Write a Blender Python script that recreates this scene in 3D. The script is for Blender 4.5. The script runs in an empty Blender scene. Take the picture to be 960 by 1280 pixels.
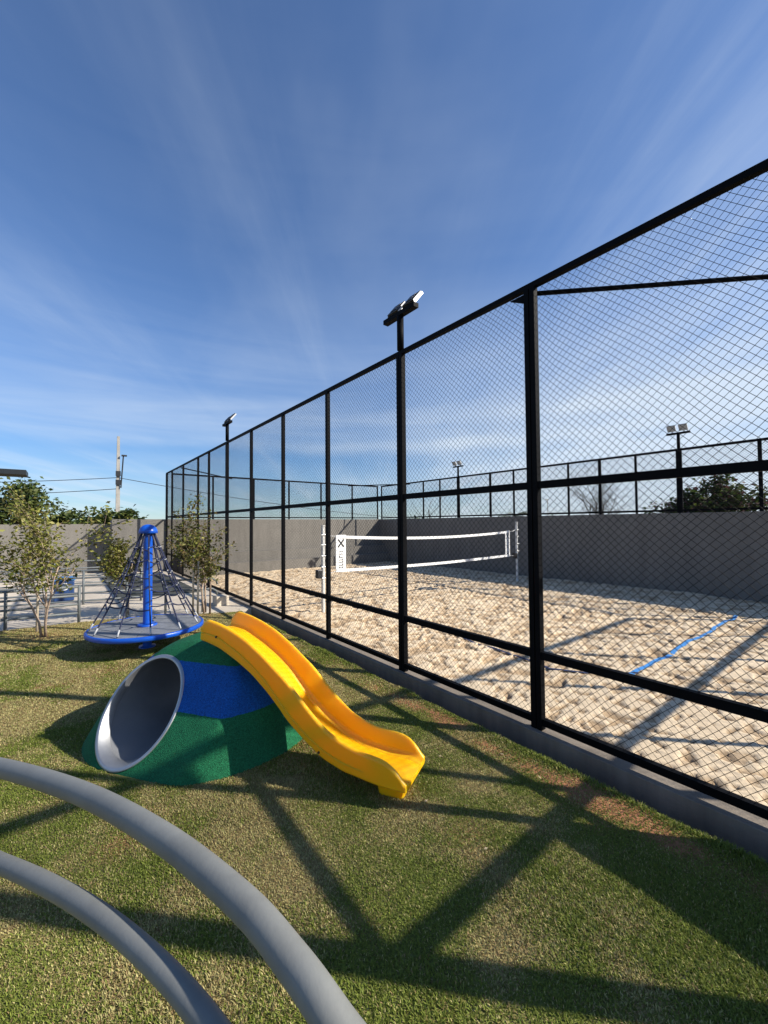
import bpy, math, random
import numpy as np
from mathutils import Vector, Matrix
random.seed(7); RNG = np.random.default_rng(11)
scn = bpy.context.scene
COL = scn.collection

# ------------------------------------------------------------------ camera
FV = Vector((0.6178, 0.7858, 0.0280)).normalized()
RV = Vector((0.7862, -0.6179, -0.0080)); RV = (RV - FV * RV.dot(FV)).normalized()
UV = RV.cross(FV)
cd = bpy.data.cameras.new('camera'); cam = bpy.data.objects.new('camera', cd); COL.objects.link(cam)
cd.sensor_fit = 'VERTICAL'; cd.sensor_height = 36.0; cd.sensor_width = 27.0
cd.lens = 508.0 / 1280.0 * 36.0
cd.clip_start = 0.05; cd.clip_end = 3000
CAMLOC = Vector((0, 0, 1.8))
M = Matrix((RV, UV, -FV)).transposed().to_4x4(); M.translation = CAMLOC
cam.matrix_world = M
scn.camera = cam
scn.render.resolution_x = 768; scn.render.resolution_y = 1024

# ------------------------------------------------------------------ light
SDX, SDY = -1.055, 1.12                       # shadow offset per metre of height
EL = math.atan(1 / math.hypot(SDX, SDY))
w = bpy.data.worlds.new('World'); scn.world = w; w.use_nodes = True
nt = w.node_tree; nt.nodes.clear(); N = nt.nodes.new; L = nt.links.new
def nmath(nt, op, a, b=None, clamp=False):
    n = nt.nodes.new('ShaderNodeMath'); n.operation = op; n.use_clamp = clamp
    for i, v in enumerate((a, b)):
        if v is None: continue
        if isinstance(v, (int, float)): n.inputs[i].default_value = v
        else: nt.links.new(v, n.inputs[i])
    return n.outputs[0]
sky = N('ShaderNodeTexSky'); sky.sky_type = 'NISHITA'; sky.sun_disc = False
sky.sun_elevation = EL; sky.sun_rotation = math.atan2(-SDX, -SDY)
sky.air_density = 1.0; sky.dust_density = 0.1; sky.ozone_density = 3.0; sky.altitude = 500
tc = N('ShaderNodeTexCoord')
mp = N('ShaderNodeMapping'); mp.vector_type = 'POINT'
mp.inputs['Rotation'].default_value = (0, 0, math.atan2(FV.x, FV.y) - math.radians(2))
L(tc.outputs['Generated'], mp.inputs['Vector'])
sp = N('ShaderNodeSeparateXYZ'); L(mp.outputs['Vector'], sp.inputs[0])
zc = nmath(nt, 'MAXIMUM', sp.outputs['Z'], 0.0)
zz = nmath(nt, 'ADD', zc, 0.10)
px = nmath(nt, 'DIVIDE', sp.outputs['X'], zz); py = nmath(nt, 'DIVIDE', sp.outputs['Y'], zz)
def noise2(a, b, c, scale, detail, rough, dist=0.0, lac=2.0):
    cb = N('ShaderNodeCombineXYZ')
    for i, v in enumerate((a, b, c)):
        if isinstance(v, (int, float)): cb.inputs[i].default_value = v
        else: L(v, cb.inputs[i])
    t = N('ShaderNodeTexNoise'); t.inputs['Scale'].default_value = scale; t.inputs['Detail'].default_value = detail
    t.inputs['Roughness'].default_value = rough; t.inputs['Distortion'].default_value = dist
    L(cb.outputs[0], t.inputs['Vector']); return t.outputs['Fac']
def ramp(v, a, b):
    r = N('ShaderNodeMapRange'); r.interpolation_type = 'SMOOTHSTEP'; L(v, r.inputs['Value'])
    r.inputs['From Min'].default_value = a; r.inputs['From Max'].default_value = b; return r.outputs['Result']
streak = noise2(nmath(nt, 'MULTIPLY', px, 1.5), nmath(nt, 'MULTIPLY', py, 0.16), 3.1, 1.7, 7, 0.58, 0.35)
wisp = noise2(nmath(nt, 'MULTIPLY', px, 0.9), nmath(nt, 'MULTIPLY', py, 0.5), 8.7, 1.1, 5, 0.55, 0.6)
big = noise2(nmath(nt, 'MULTIPLY', px, 0.35), nmath(nt, 'MULTIPLY', py, 0.22), 1.3, 1.0, 3, 0.5)
fine = noise2(nmath(nt, 'MULTIPLY', px, 4.0), nmath(nt, 'MULTIPLY', py, 0.55), 5.5, 2.0, 6, 0.62, 0.5)
band = noise2(nmath(nt, 'MULTIPLY', sp.outputs['X'], 0.9), nmath(nt, 'MULTIPLY', sp.outputs['Z'], 11.0), 2.2, 1.6, 6, 0.52, 0.5)
c1 = nmath(nt, 'MULTIPLY', ramp(streak, 0.40, 0.78), ramp(big, 0.30, 0.62))
c1 = nmath(nt, 'MULTIPLY', c1, nmath(nt, 'ADD', nmath(nt, 'MULTIPLY', fine, 0.7), 0.35))
c2 = nmath(nt, 'MULTIPLY', ramp(wisp, 0.42, 0.75), 0.30)
# layered veil low over the horizon: a bright sheet, a clear strip under it, thin wisps below
el = nmath(nt, 'ADD', sp.outputs['Z'], nmath(nt, 'MULTIPLY', nmath(nt, 'ADD', noise2(nmath(nt, 'MULTIPLY', sp.outputs['X'], 1.0), nmath(nt, 'MULTIPLY', sp.outputs['Z'], 3.0), 4.4, 2.2, 5, 0.55), -0.5), 0.10))
vr = N('ShaderNodeValToRGB'); L(el, vr.inputs['Fac']); er = vr.color_ramp; er.interpolation = 'EASE'
for i_, (p_, v_) in enumerate(((0.0, .22), (0.085, .24), (0.125, .24), (0.160, .02), (0.195, .42), (0.235, .42), (0.30, .14), (0.50, .02))):
    e_ = er.elements[i_] if i_ < 2 else er.elements.new(p_)
    e_.position = p_; e_.color = (v_, v_, v_, 1)
c3 = nmath(nt, 'MULTIPLY', vr.outputs['Color'], nmath(nt, 'ADD', nmath(nt, 'MULTIPLY', ramp(band, 0.34, 0.68), 0.75), 0.35))
cl = nmath(nt, 'ADD', nmath(nt, 'MULTIPLY', c1, 0.74), nmath(nt, 'MULTIPLY', c2, 0.42))
# thicker veil towards the sun side, low down
c4 = nmath(nt, 'MULTIPLY', nmath(nt, 'MULTIPLY', ramp(sp.outputs['X'], -0.12, 0.62), ramp(sp.outputs['Z'], 0.56, 0.14)), nmath(nt, 'ADD', nmath(nt, 'MULTIPLY', wisp, 1.0), 0.30))
cl = nmath(nt, 'ADD', cl, nmath(nt, 'MULTIPLY', c4, 1.1))
cl = nmath(nt, 'ADD', cl, c3, True)
cl = nmath(nt, 'MULTIPLY', cl, 0.85)
mx = N('ShaderNodeMix'); mx.data_type = 'RGBA'; L(cl, mx.inputs['Factor'])
tint = N('ShaderNodeMix'); tint.data_type = 'RGBA'; tint.blend_type = 'MULTIPLY'; tint.inputs['Factor'].default_value = 1
L(sky.outputs[0], tint.inputs[6]); tc_ = N('ShaderNodeMix'); tc_.data_type = 'RGBA'; L(ramp(sp.outputs['Z'], 0.02, 0.42), tc_.inputs['Factor'])
tc_.inputs[6].default_value = (0.50, 0.65, 0.82, 1); tc_.inputs[7].default_value = (0.80, 0.96, 1.16, 1); L(tc_.outputs[2], tint.inputs[7])
L(tint.outputs[2], mx.inputs[6])
mx.inputs[7].default_value = (5.2, 5.9, 6.7, 1)
bgn = N('ShaderNodeBackground'); bgn.inputs['Strength'].default_value = 0.085
L(mx.outputs[2], bgn.inputs['Color'])
wo = N('ShaderNodeOutputWorld'); L(bgn.outputs[0], wo.inputs['Surface'])

sl = bpy.data.lights.new('sun', 'SUN'); sun = bpy.data.objects.new('sun', sl); COL.objects.link(sun)
sl.energy = 4.8; sl.angle = math.radians(0.55); sl.color = (1.0, 0.93, 0.82)
sun.rotation_euler = Vector((SDX, SDY, -1)).to_track_quat('-Z', 'Y').to_euler()
sun.location = (10, -10, 20)
scn.view_settings.view_transform = 'Standard'; scn.view_settings.look = 'None'
scn.view_settings.exposure = 0.80; scn.view_settings.gamma = 1.0
scn.render.engine = 'CYCLES'

# ------------------------------------------------------------------ materials
def mat(name, col, rough=0.6, var=0.12, scale=6.0, bump=0.0, bscale=60.0, metal=0.0, col2=None, detail=5, spec=0.5,
        bdist=0.01, coat=0.0, streak=0.0):
    m = bpy.data.materials.new(name); m.use_nodes = True; t = m.node_tree
    b = t.nodes['Principled BSDF']; b.inputs['Roughness'].default_value = rough; b.inputs['Metallic'].default_value = metal
    b.inputs['Specular IOR Level'].default_value = spec
    if coat: b.inputs['Coat Weight'].default_value = coat; b.inputs['Coat Roughness'].default_value = 0.15
    g = t.nodes.new('ShaderNodeNewGeometry')
    n = t.nodes.new('ShaderNodeTexNoise'); n.inputs['Scale'].default_value = scale; n.inputs['Detail'].default_value = detail
    n.inputs['Roughness'].default_value = 0.6
    t.links.new(g.outputs['Position'], n.inputs['Vector'])
    r = t.nodes.new('ShaderNodeValToRGB'); t.links.new(n.outputs['Fac'], r.inputs['Fac'])
    a = [max(0, c * (1 - var)) for c in col]; c2 = col2 or [min(1, c * (1 + var)) for c in col]
    r.color_ramp.elements[0].position = 0.34; r.color_ramp.elements[1].position = 0.66
    r.color_ramp.elements[0].color = (*a, 1); r.color_ramp.elements[1].color = (*c2, 1)
    t.links.new(r.outputs['Color'], b.inputs['Base Color'])
    if streak:                                   # rain streaks and dust, stretched down the face
        mpn = t.nodes.new('ShaderNodeMapping'); mpn.inputs['Scale'].default_value = (3.0, 3.0, 0.35); t.links.new(g.outputs['Position'], mpn.inputs['Vector'])
        ns = t.nodes.new('ShaderNodeTexNoise'); ns.inputs['Scale'].default_value = 1.6; ns.inputs['Detail'].default_value = 8; ns.inputs['Roughness'].default_value = .68
        t.links.new(mpn.outputs[0], ns.inputs['Vector'])
        mr = t.nodes.new('ShaderNodeMapRange'); t.links.new(ns.outputs['Fac'], mr.inputs['Value'])
        mr.inputs['From Min'].default_value = .35; mr.inputs['From Max'].default_value = .62; mr.inputs['To Min'].default_value = 1-streak; mr.inputs['To Max'].default_value = 1.06
        ml = t.nodes.new('ShaderNodeMix'); ml.data_type = 'RGBA'; ml.blend_type = 'MULTIPLY'; ml.inputs['Factor'].default_value = 1
        t.links.new(r.outputs['Color'], ml.inputs[6]); t.links.new(mr.outputs['Result'], ml.inputs[7]); t.links.new(ml.outputs[2], b.inputs['Base Color'])
    if bump:
        n2 = t.nodes.new('ShaderNodeTexNoise'); n2.inputs['Scale'].default_value = bscale; n2.inputs['Detail'].default_value = 4
        t.links.new(g.outputs['Position'], n2.inputs['Vector'])
        bp = t.nodes.new('ShaderNodeBump'); bp.inputs['Strength'].default_value = bump; bp.inputs['Distance'].default_value = bdist
        t.links.new(n2.outputs['Fac'], bp.inputs['Height']); t.links.new(bp.outputs['Normal'], b.inputs['Normal'])
    return m
def attr_mat(name, rough=0.7, trans=0.0, bump=0.0, bscale=50, bdist=0.01):
    m = bpy.data.materials.new(name); m.use_nodes = True; t = m.node_tree
    b = t.nodes['Principled BSDF']; b.inputs['Roughness'].default_value = rough
    b.inputs['Specular IOR Level'].default_value = 0.25
    a = t.nodes.new('ShaderNodeAttribute'); a.attribute_name = 'Col'
    t.links.new(a.outputs['Color'], b.inputs['Base Color'])
    if trans:
        tr = t.nodes.new('ShaderNodeBsdfTranslucent'); t.links.new(a.outputs['Color'], tr.inputs['Color'])
        mxs = t.nodes.new('ShaderNodeMixShader'); mxs.inputs[0].default_value = trans
        t.links.new(b.outputs[0], mxs.inputs[1]); t.links.new(tr.outputs[0], mxs.inputs[2])
        t.links.new(mxs.outputs[0], t.nodes['Material Output'].inputs['Surface'])
    if bump:
        g = t.nodes.new('ShaderNodeNewGeometry')
        n2 = t.nodes.new('ShaderNodeTexNoise'); n2.inputs['Scale'].default_value = bscale; n2.inputs['Detail'].default_value = 5
        t.links.new(g.outputs['Position'], n2.inputs['Vector'])
        bp = t.nodes.new('ShaderNodeBump'); bp.inputs['Strength'].default_value = bump; bp.inputs['Distance'].default_value = bdist
        t.links.new(n2.outputs['Fac'], bp.inputs['Height']); t.links.new(bp.outputs['Normal'], b.inputs['Normal'])
    return m
MAT = dict(
    black=mat('black_paint', (0.0045, 0.0048, 0.006), 0.6, 0.2, 9, 0.08, 120, spec=0.05),
    wire=mat('wire_coating', (0.006, 0.006, 0.007), 0.6, 0.2, spec=0.06),
    wall=mat('painted_render', (0.170, 0.158, 0.140), 0.88, 0.07, 1.1, 0.25, 90, detail=8, streak=0.13),
    kerb=mat('kerb_render', (0.205, 0.172, 0.138), 0.9, 0.12, 2.5, 0.3, 70, detail=8, streak=0.25),
    conc=mat('concrete', (0.52, 0.455, 0.365), 0.9, 0.13, 1.6, 0.3, 60, detail=8),
    yellow=mat('yellow_plastic', (0.90, 0.45, 0.004), 0.40, 0.035, 2.2, 0.05, 260, spec=0.45, bdist=0.003),
    blue=mat('blue_paint', (0.006, 0.085, 0.50), 0.32, 0.1, 6, 0.03, 140),
    deck=mat('deck_plate', (0.19, 0.20, 0.215), 0.6, 0.14, 7, 0.3, 160, bdist=0.004),
    rope=mat('navy_rope', (0.012, 0.018, 0.055), 0.75, 0.3, 40, 0.5, 400, bdist=0.003),
    clamp=mat('white_sleeve', (0.45, 0.46, 0.47), 0.4, 0.05),
    steel=mat('galvanised_steel', (0.42, 0.43, 0.44), 0.48, 0.12, 5, 0.06, 120, metal=0.85),
    tin=mat('tunnel_lining', (0.23, 0.24, 0.255), 0.42, 0.10, 3, 0.05, 40, metal=0.35),
    pipe=mat('grey_pipe', (0.165, 0.170, 0.160), 0.55, 0.10, 7, 0.15, 90, detail=10, bdist=0.003, streak=0.10),
    rail=mat('grey_rail_paint', (0.13, 0.145, 0.15), 0.5, 0.1),
    white=mat('white_tape', (0.78, 0.78, 0.77), 0.6, 0.04),
    postwhite=mat('post_paint', (0.60, 0.60, 0.58), 0.5, 0.1, 12),
    lamp=mat('lamp_housing', (0.016, 0.017, 0.02), 0.4, 0.1),
    lampside=mat('lamp_frame', (0.50, 0.51, 0.52), 0.35, 0.05),
    lampglass=mat('lamp_glass', (0.45, 0.47, 0.48), 0.18, 0.1, spec=0.8),
    strap=mat('blue_strap', (0.05, 0.23, 0.55), 0.6, 0.2, 9),
    navystrap=mat('navy_strap', (0.012, 0.022, 0.07), 0.65, 0.2, 9),
    bark=mat('bark', (0.20, 0.15, 0.11), 0.9, 0.3, 22, 0.5, 80),
    greybark=mat('grey_twigs', (0.075, 0.062, 0.052), 0.9, 0.25, 14),
    palebark=mat('pale_bark', (0.36, 0.27, 0.20), 0.9, 0.25, 25, 0.4, 80),
    stake=mat('stake_wood', (0.55, 0.47, 0.36), 0.85, 0.2, 14),
    polec=mat('pole_concrete', (0.30, 0.285, 0.26), 0.9, 0.15, 3, 0.2, 40),
    eave=mat('dark_fascia', (0.006, 0.009, 0.012), 0.5, 0.2),
    binblue=mat('bin_blue', (0.015, 0.05, 0.16), 0.5, 0.15),
    leaf=attr_mat('leaf', 0.55, 0.28),
    grass=attr_mat('grass_blade', 0.65, 0.30),
    soil=attr_mat('lawn_soil', 0.95, 0, 0.7, 90, 0.012),
    sand=attr_mat('sand_grain', 0.95, 0, 0.45, 140, 0.006),
    walkshade=mat('shade_strip', (0.045, 0.05, 0.045), 0.95, 0.25, 3, 0.4, 50),  # near-black colour that stands in for shade on the walkway
    outer=mat('outer_earth', (0.16, 0.13, 0.08), 0.95, 0.3, 0.4, 0.3, 4),
)
b_ = MAT['yellow'].node_tree.nodes['Principled BSDF']        # light soaks into the moulded plastic
b_.inputs['Subsurface Weight'].default_value = 0.5; b_.inputs['Subsurface Radius'].default_value = (1.0, 0.45, 0.05); b_.inputs['Subsurface Scale'].default_value = 0.055
# the rubber mound: bands of colour by height, rubber crumb speckle
def mound_mat():
    m = bpy.data.materials.new('rubber_crumb'); m.use_nodes = True; t = m.node_tree
    b = t.nodes['Principled BSDF']; b.inputs['Roughness'].default_value = 0.85; b.inputs['Specular IOR Level'].default_value = 0.25
    g = t.nodes.new('ShaderNodeNewGeometry'); s = t.nodes.new('ShaderNodeSeparateXYZ'); t.links.new(g.outputs['Position'], s.inputs[0])
    nz = t.nodes.new('ShaderNodeTexNoise'); nz.inputs['Scale'].default_value = 25; nz.inputs['Detail'].default_value = 3
    t.links.new(g.outputs['Position'], nz.inputs['Vector'])
    z = nmath(t, 'ADD', s.outputs['Z'], nmath(t, 'MULTIPLY', nz.outputs['Fac'], 0.012))
    inb = nmath(t, 'MULTIPLY', nmath(t, 'GREATER_THAN', z, 0.496), nmath(t, 'LESS_THAN', z, 0.770))
    v = t.nodes.new('ShaderNodeTexVoronoi'); v.inputs['Scale'].default_value = 190; t.links.new(g.outputs['Position'], v.inputs['Vector'])
    sv = t.nodes.new('ShaderNodeSeparateXYZ'); t.links.new(v.outputs['Color'], sv.inputs[0])
    k = nmath(t, 'ADD', nmath(t, 'MULTIPLY', sv.outputs['X'], 0.75), 0.62)
    n2 = t.nodes.new('ShaderNodeTexNoise'); n2.inputs['Scale'].default_value = 5; n2.inputs['Detail'].default_value = 6
    t.links.new(g.outputs['Position'], n2.inputs['Vector'])
    k = nmath(t, 'MULTIPLY', k, nmath(t, 'ADD', nmath(t, 'MULTIPLY', n2.outputs['Fac'], 0.5), 0.75))
    mx = t.nodes.new('ShaderNodeMix'); mx.data_type = 'RGBA'; t.links.new(inb, mx.inputs['Factor'])
    mx.inputs[6].default_value = (0.010, 0.120, 0.050, 1); mx.inputs[7].default_value = (0.006, 0.085, 0.34, 1)
    ml = t.nodes.new('ShaderNodeMix'); ml.data_type = 'RGBA'; ml.blend_type = 'MULTIPLY'; ml.inputs['Factor'].default_value = 1
    t.links.new(mx.outputs[2], ml.inputs[6]); t.links.new(k, ml.inputs[7]); t.links.new(ml.outputs[2], b.inputs['Base Color'])
    bp = t.nodes.new('ShaderNodeBump'); bp.inputs['Strength'].default_value = 0.6; bp.inputs['Distance'].default_value = 0.004
    t.links.new(v.outputs['Distance'], bp.inputs['Height']); t.links.new(bp.outputs['Normal'], b.inputs['Normal'])
    return m
MAT['rubber'] = mound_mat()

# ------------------------------------------------------------------ helpers
def tag(o, label=None, cat=None, group=None, kind=None):
    for k, v in (('label', label), ('category', cat), ('group', group), ('kind', kind)):
        if v: o[k] = v
    return o
def empty(name, loc, label, cat, group=None):
    o = bpy.data.objects.new(name, None); COL.objects.link(o); o.location = loc; o.empty_display_size = 0.2
    return tag(o, label, cat, group)
class MB:
    def __init__(s): s.v = []; s.f = []; s.smooth = False
    def add(s, vs, fs):
        n = len(s.v); s.v += [tuple(v) for v in vs]; s.f += [tuple(i + n for i in f) for f in fs]; return s
    def box(s, a, b):
        (x0, y0, z0), (x1, y1, z1) = a, b
        return s.add([(x0,y0,z0),(x1,y0,z0),(x1,y1,z0),(x0,y1,z0),(x0,y0,z1),(x1,y0,z1),(x1,y1,z1),(x0,y1,z1)],
              [(0,3,2,1),(4,5,6,7),(0,1,5,4),(1,2,6,5),(2,3,7,6),(3,0,4,7)])
    def obox(s, c, ax, ay, az):
        c = Vector(c); ax, ay, az = Vector(ax), Vector(ay), Vector(az)
        vs = [c + sx*ax + sy*ay + sz*az for sz in (-1,1) for sx, sy in ((-1,-1),(1,-1),(1,1),(-1,1))]
        return s.add(vs, [(0,3,2,1),(4,5,6,7),(0,1,5,4),(1,2,6,5),(2,3,7,6),(3,0,4,7)])
    def tube(s, pts, r, n=8, cap=True, closed=False):
        pts = [Vector(p) for p in pts]; k = len(pts); rs = r if isinstance(r, (list, tuple)) else [r]*k
        up = None; vs = []
        for i, p in enumerate(pts):
            if closed: t = pts[(i+1) % k] - pts[i-1]
            else: t = pts[min(i+1, k-1)] - pts[max(i-1, 0)]
            t.normalize()
            if up is None:
                up = Vector((0,0,1)) if abs(t.z) < 0.9 else Vector((1,0,0))
            a = t.cross(up).normalized(); b = a.cross(t).normalized(); up = b
            for j in range(n):
                an = 2*math.pi*j/n
                vs.append(p + (math.cos(an)*a + math.sin(an)*b)*float(rs[i]))
        fs = []
        for i in range(k if closed else k-1):
            i2 = (i+1) % k
            for j in range(n):
                j2 = (j+1) % n
                fs.append((i*n+j, i*n+j2, i2*n+j2, i2*n+j))
        if cap and not closed:
            fs.append(tuple(range(n-1,-1,-1))); fs.append(tuple((k-1)*n+j for j in range(n)))
        return s.add(vs, fs)
    def lathe(s, prof, c, n=32):
        vs = []; fs = []; k = len(prof)
        for i in range(n):
            a = 2*math.pi*i/n
            for r, z in prof: vs.append((c[0]+r*math.cos(a), c[1]+r*math.sin(a), c[2]+z))
        for i in range(n):
            i2 = (i+1) % n
            for j in range(k-1): fs.append((i*k+j, i2*k+j, i2*k+j+1, i*k+j+1))
        return s.add(vs, fs)
    def mesh(s, name, m, off=(0,0,0), smooth=False):
        me = bpy.data.meshes.new(name)
        ox, oy, oz = off
        me.from_pydata([(x-ox, y-oy, z-oz) for x, y, z in s.v], [], s.f); me.materials.append(m); me.update()
        if smooth:
            me.polygons.foreach_set('use_smooth', [True]*len(me.polygons))
        return me
    def build(s, name, m, parent=None, smooth=False, bevel=0.0):
        off = world_loc(parent) if parent else (0,0,0)
        o = bpy.data.objects.new(name, s.mesh(name, m, off, smooth)); COL.objects.link(o); o.parent = parent
        if bevel:
            md = o.modifiers.new('bevel', 'BEVEL'); md.width = bevel; md.segments = 2; md.limit_method = 'ANGLE'
        return o
def world_loc(o):
    p = Vector((0,0,0))
    while o: p += o.location; o = o.parent
    return p
def smooth_by_angle(o, ang=40):
    me = o.data
    me.polygons.foreach_set('use_smooth', [True]*len(me.polygons))
    try: me.set_sharp_from_angle(angle=math.radians(ang))
    except Exception: pass
def np_mesh(name, V, F, m, cols=None, parent=None, smooth=False):
    me = bpy.data.meshes.new(name); V = np.asarray(V, np.float32); F = np.asarray(F, np.int32)
    if parent is not None: V = V - np.array(world_loc(parent), np.float32)
    k = F.shape[1]
    me.vertices.add(len(V)); me.vertices.foreach_set('co', V.ravel())
    me.loops.add(F.size); me.loops.foreach_set('vertex_index', F.ravel())
    me.polygons.add(len(F)); me.polygons.foreach_set('loop_start', np.arange(0, F.size, k, dtype=np.int32))
    me.update(calc_edges=True)
    if smooth: me.polygons.foreach_set('use_smooth', np.ones(len(F), bool))
    if cols is not None:
        a = me.color_attributes.new('Col', 'FLOAT_COLOR', 'POINT')
        c = np.ones((len(V), 4), np.float32); c[:, :3] = cols; a.data.foreach_set('color', c.ravel())
    me.materials.append(m)
    o = bpy.data.objects.new(name, me); COL.objects.link(o); o.parent = parent
    return o
_grids = {}
def vnoise(x, y, scale, seed):
    if seed not in _grids: _grids[seed] = np.random.default_rng(seed).random((256, 256))
    g = _grids[seed]; x = np.asarray(x)*scale + 57.3; y = np.asarray(y)*scale + 91.7
    xi = np.floor(x).astype(int); yi = np.floor(y).astype(int); fx = x-xi; fy = y-yi
    fx = fx*fx*(3-2*fx); fy = fy*fy*(3-2*fy)
    a = g[xi % 256, yi % 256]; b = g[(xi+1) % 256, yi % 256]; c = g[xi % 256, (yi+1) % 256]; d = g[(xi+1) % 256, (yi+1) % 256]
    return (a*(1-fx)+b*fx)*(1-fy) + (c*(1-fx)+d*fx)*fy
def fbm(x, y, scale, seed, oct=4, gain=0.5):
    s = 0; a = 1; t = 0
    for i in range(oct): s = s + a*vnoise(x, y, scale*2**i, seed+i); t += a; a *= gain
    return s/t

# ------------------------------------------------------------------ measures of the place
FX = 3.004                    # near long fence line
FARX = 13.09                  # far long fence line
NY, EY = -.96, 17.0          # near and far end fence lines
KT, ZL, ZM, ZT = 0.15, 0.74, 2.099, 3.744
G = 0.16                      # lawn level
SZ = -0.12                    # sand level
WT = 2.02                     # top of the perimeter wall

# ------------------------------------------------------------------ ground
tag(MB().add([(-900,-900,-0.3),(900,-900,-0.3),(900,1200,-0.3),(-900,1200,-0.3)], [(0,1,2,3)]).build('ground', MAT['outer']), kind='structure')
tag(MB().box((-14, 8.0, -0.25), (2.93, 18.4, 0.135)).build('walkway', MAT['conc']), kind='structure')

def lawn_edge(x): return np.interp(x, [-9, -1, 0.6, 1.55, 2.0, 2.4, 2.95], [9.0, 8.76, 8.6, 8.2, 8.05, 8.1, 8.4])
def lawn_z(x, y):
    z = G + (fbm(x, y, 1.3, 21, 3)-0.5)*0.018
    z = z - 0.05*np.clip((x-1.8)/0.8, 0, 1)
    k = np.clip((x-2.70)/0.16, 0, 1); k = k*k*(3-2*k)
    return z*(1-k) - 0.015*k
def dryness(x, y):
    d = fbm(x, y, 0.9, 31, 4)*0.42 + fbm(x, y, 4.2, 35, 3)*0.58
    d = d + .07*np.exp(-((x-2.1)/.5)**2)
    d = d + 0.13*np.clip((y-3.4)/3.0, 0, 1) - 0.06*np.clip((2.4-y)/1.6, 0, 1)
    return d
def soilness(x, y):     # bare reddish soil along the kerb and in a few worn spots
    s = np.exp(-((x-2.55)/0.13)**2)*np.clip(fbm(x, y, 2.1, 41, 3)*4.4-1.75, 0, 1)
    s = s + np.clip(fbm(x, y, 1.7, 45, 3)*5-3.35, 0, 1)*0.8
    for cx, cy, r in ((-0.2, 7.9, .28), (2.1, 7.95, .25), (0.40, 5.6, .25), (1.5, 2.75, .3)):
        s = s + np.exp(-(((x-cx)**2+(y-cy)**2)/r**2))*0.8
    return np.clip(s, 0, 1)
nu, nv = 330, 360
uu, vv = np.meshgrid(np.linspace(0, 1, nu), np.linspace(0, 1, nv), indexing='ij')
LX = -9 + 11.94*uu**0.75; LY = -3.5 + (lawn_edge(LX)+3.5)*vv
LZ = lawn_z(LX, LY)
d = np.clip((dryness(LX, LY)-0.40)*4, 0, 1)[..., None]; s = soilness(LX, LY)[..., None]
ct = np.array([0.13, 0.14, 0.036])*(1-d) + np.array([0.32, 0.245, 0.10])*d
ct = ct*(1-s) + np.array([0.30, 0.135, 0.065])*s
tr = np.clip((LX-2.74)/.06, 0, 1)[..., None]; ct = ct*(1-tr) + np.array([0.075, 0.05, 0.032])*tr   # bare gully against the kerb, its shade painted into the soil colour
ct = ct*(0.75+0.5*RNG.random(ct.shape[:2]))[..., None]
def grid_faces(a, b):
    i, j = np.meshgrid(np.arange(a-1), np.arange(b-1), indexing='ij'); k = (i*b+j).ravel()
    return np.stack([k, k+b, k+b+1, k+1], 1)
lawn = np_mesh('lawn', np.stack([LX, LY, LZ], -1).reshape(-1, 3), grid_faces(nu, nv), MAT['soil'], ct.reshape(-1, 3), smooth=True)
tag(lawn, kind='structure')

# ------------------------------------------------------------------ mound
MC = (1.02, 3.62); MR = 0.88; MH = 0.735
TA = np.array([math.cos(0.597), math.sin(0.597), 0.0])     # tunnel axis, into the mound
TC = np.array([0.480, 3.454, 0.475]); TR = 0.300; TK = 0.736
def mound_z(x, y):
    ang = np.arctan2(y-MC[1], x-MC[0])
    r = np.hypot(x-MC[0], y-MC[1])/(MR*(1+0.02*np.sin(3*ang+0.6)+0.055*np.exp(-((np.mod(ang, 2*np.pi)-2.9)/.5)**2)))
    zd = G - 0.02 + (MH+0.02)*(1-np.clip(r, 0, 1.15)**(3.3-1.15*np.cos(ang-2.168)))
    a = (x-TC[0])*TA[0] + (y-TC[1])*TA[1]
    zp = TC[2] + (a+0.035)/TK
    k = 0.05
    h = np.clip(0.5+0.5*(zp-zd)/k, 0, 1)
    return zp*(1-h) + zd*h - k*h*(1-h)
mound = empty('play_mound', (MC[0], MC[1], G), 'green and blue rubber play mound with a round steel tunnel through it', 'play mound')
nr, na = 120, 260
rr = 1.16*(1-(1-np.linspace(0, 1, nr))**1.7); aa = np.linspace(0, 2*np.pi, na, endpoint=False)
R2, A2 = np.meshgrid(rr, aa, indexing='ij')
MX = MC[0] + MR*R2*np.cos(A2); MY = MC[1] + MR*R2*np.sin(A2); MZ = mound_z(MX, MY)
V = np.stack([MX, MY, MZ], -1)
rel = V - TC; al = rel @ TA; perp = rel - al[..., None]*TA; inside = np.linalg.norm(perp, axis=-1) < TR+0.012
i, j = np.meshgrid(np.arange(nr-1), np.arange(na), indexing='ij'); j2 = (j+1) % na
F = np.stack([i*na+j, (i+1)*na+j, (i+1)*na+j2, i*na+j2], -1).reshape(-1, 4)
ins = inside.ravel()
F = F[~(ins[F].all(1))]
np_mesh('rubber_cover', V.reshape(-1, 3), F, MAT['rubber'], parent=mound, smooth=True)
Hh = np.array([-TA[1], TA[0], 0.0]); Zz = np.array([0, 0, 1.0])
def pipe_ring(rad, a_off, n=72, lean=True):
    t = np.linspace(0, 2*np.pi, n, endpoint=False)
    return [TC + rad*(math.cos(x)*Hh + math.sin(x)*(Zz + (TK*TA if lean else 0))) + a_off*TA for x in t]
m_ = MB(); n = 72
rings = [pipe_ring(TR, -0.02), pipe_ring(TR, 0.30, lean=True), pipe_ring(TR, 1.30, lean=False)]
vs = [v for r_ in rings for v in r_]
m_.add(vs, [(k*n+q, k*n+(q+1) % n, (k+1)*n+(q+1) % n, (k+1)*n+q) for k in range(2) for q in range(n)])
m_.build('tunnel_pipe', MAT['tin'], mound, True)
m_ = MB()
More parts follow.
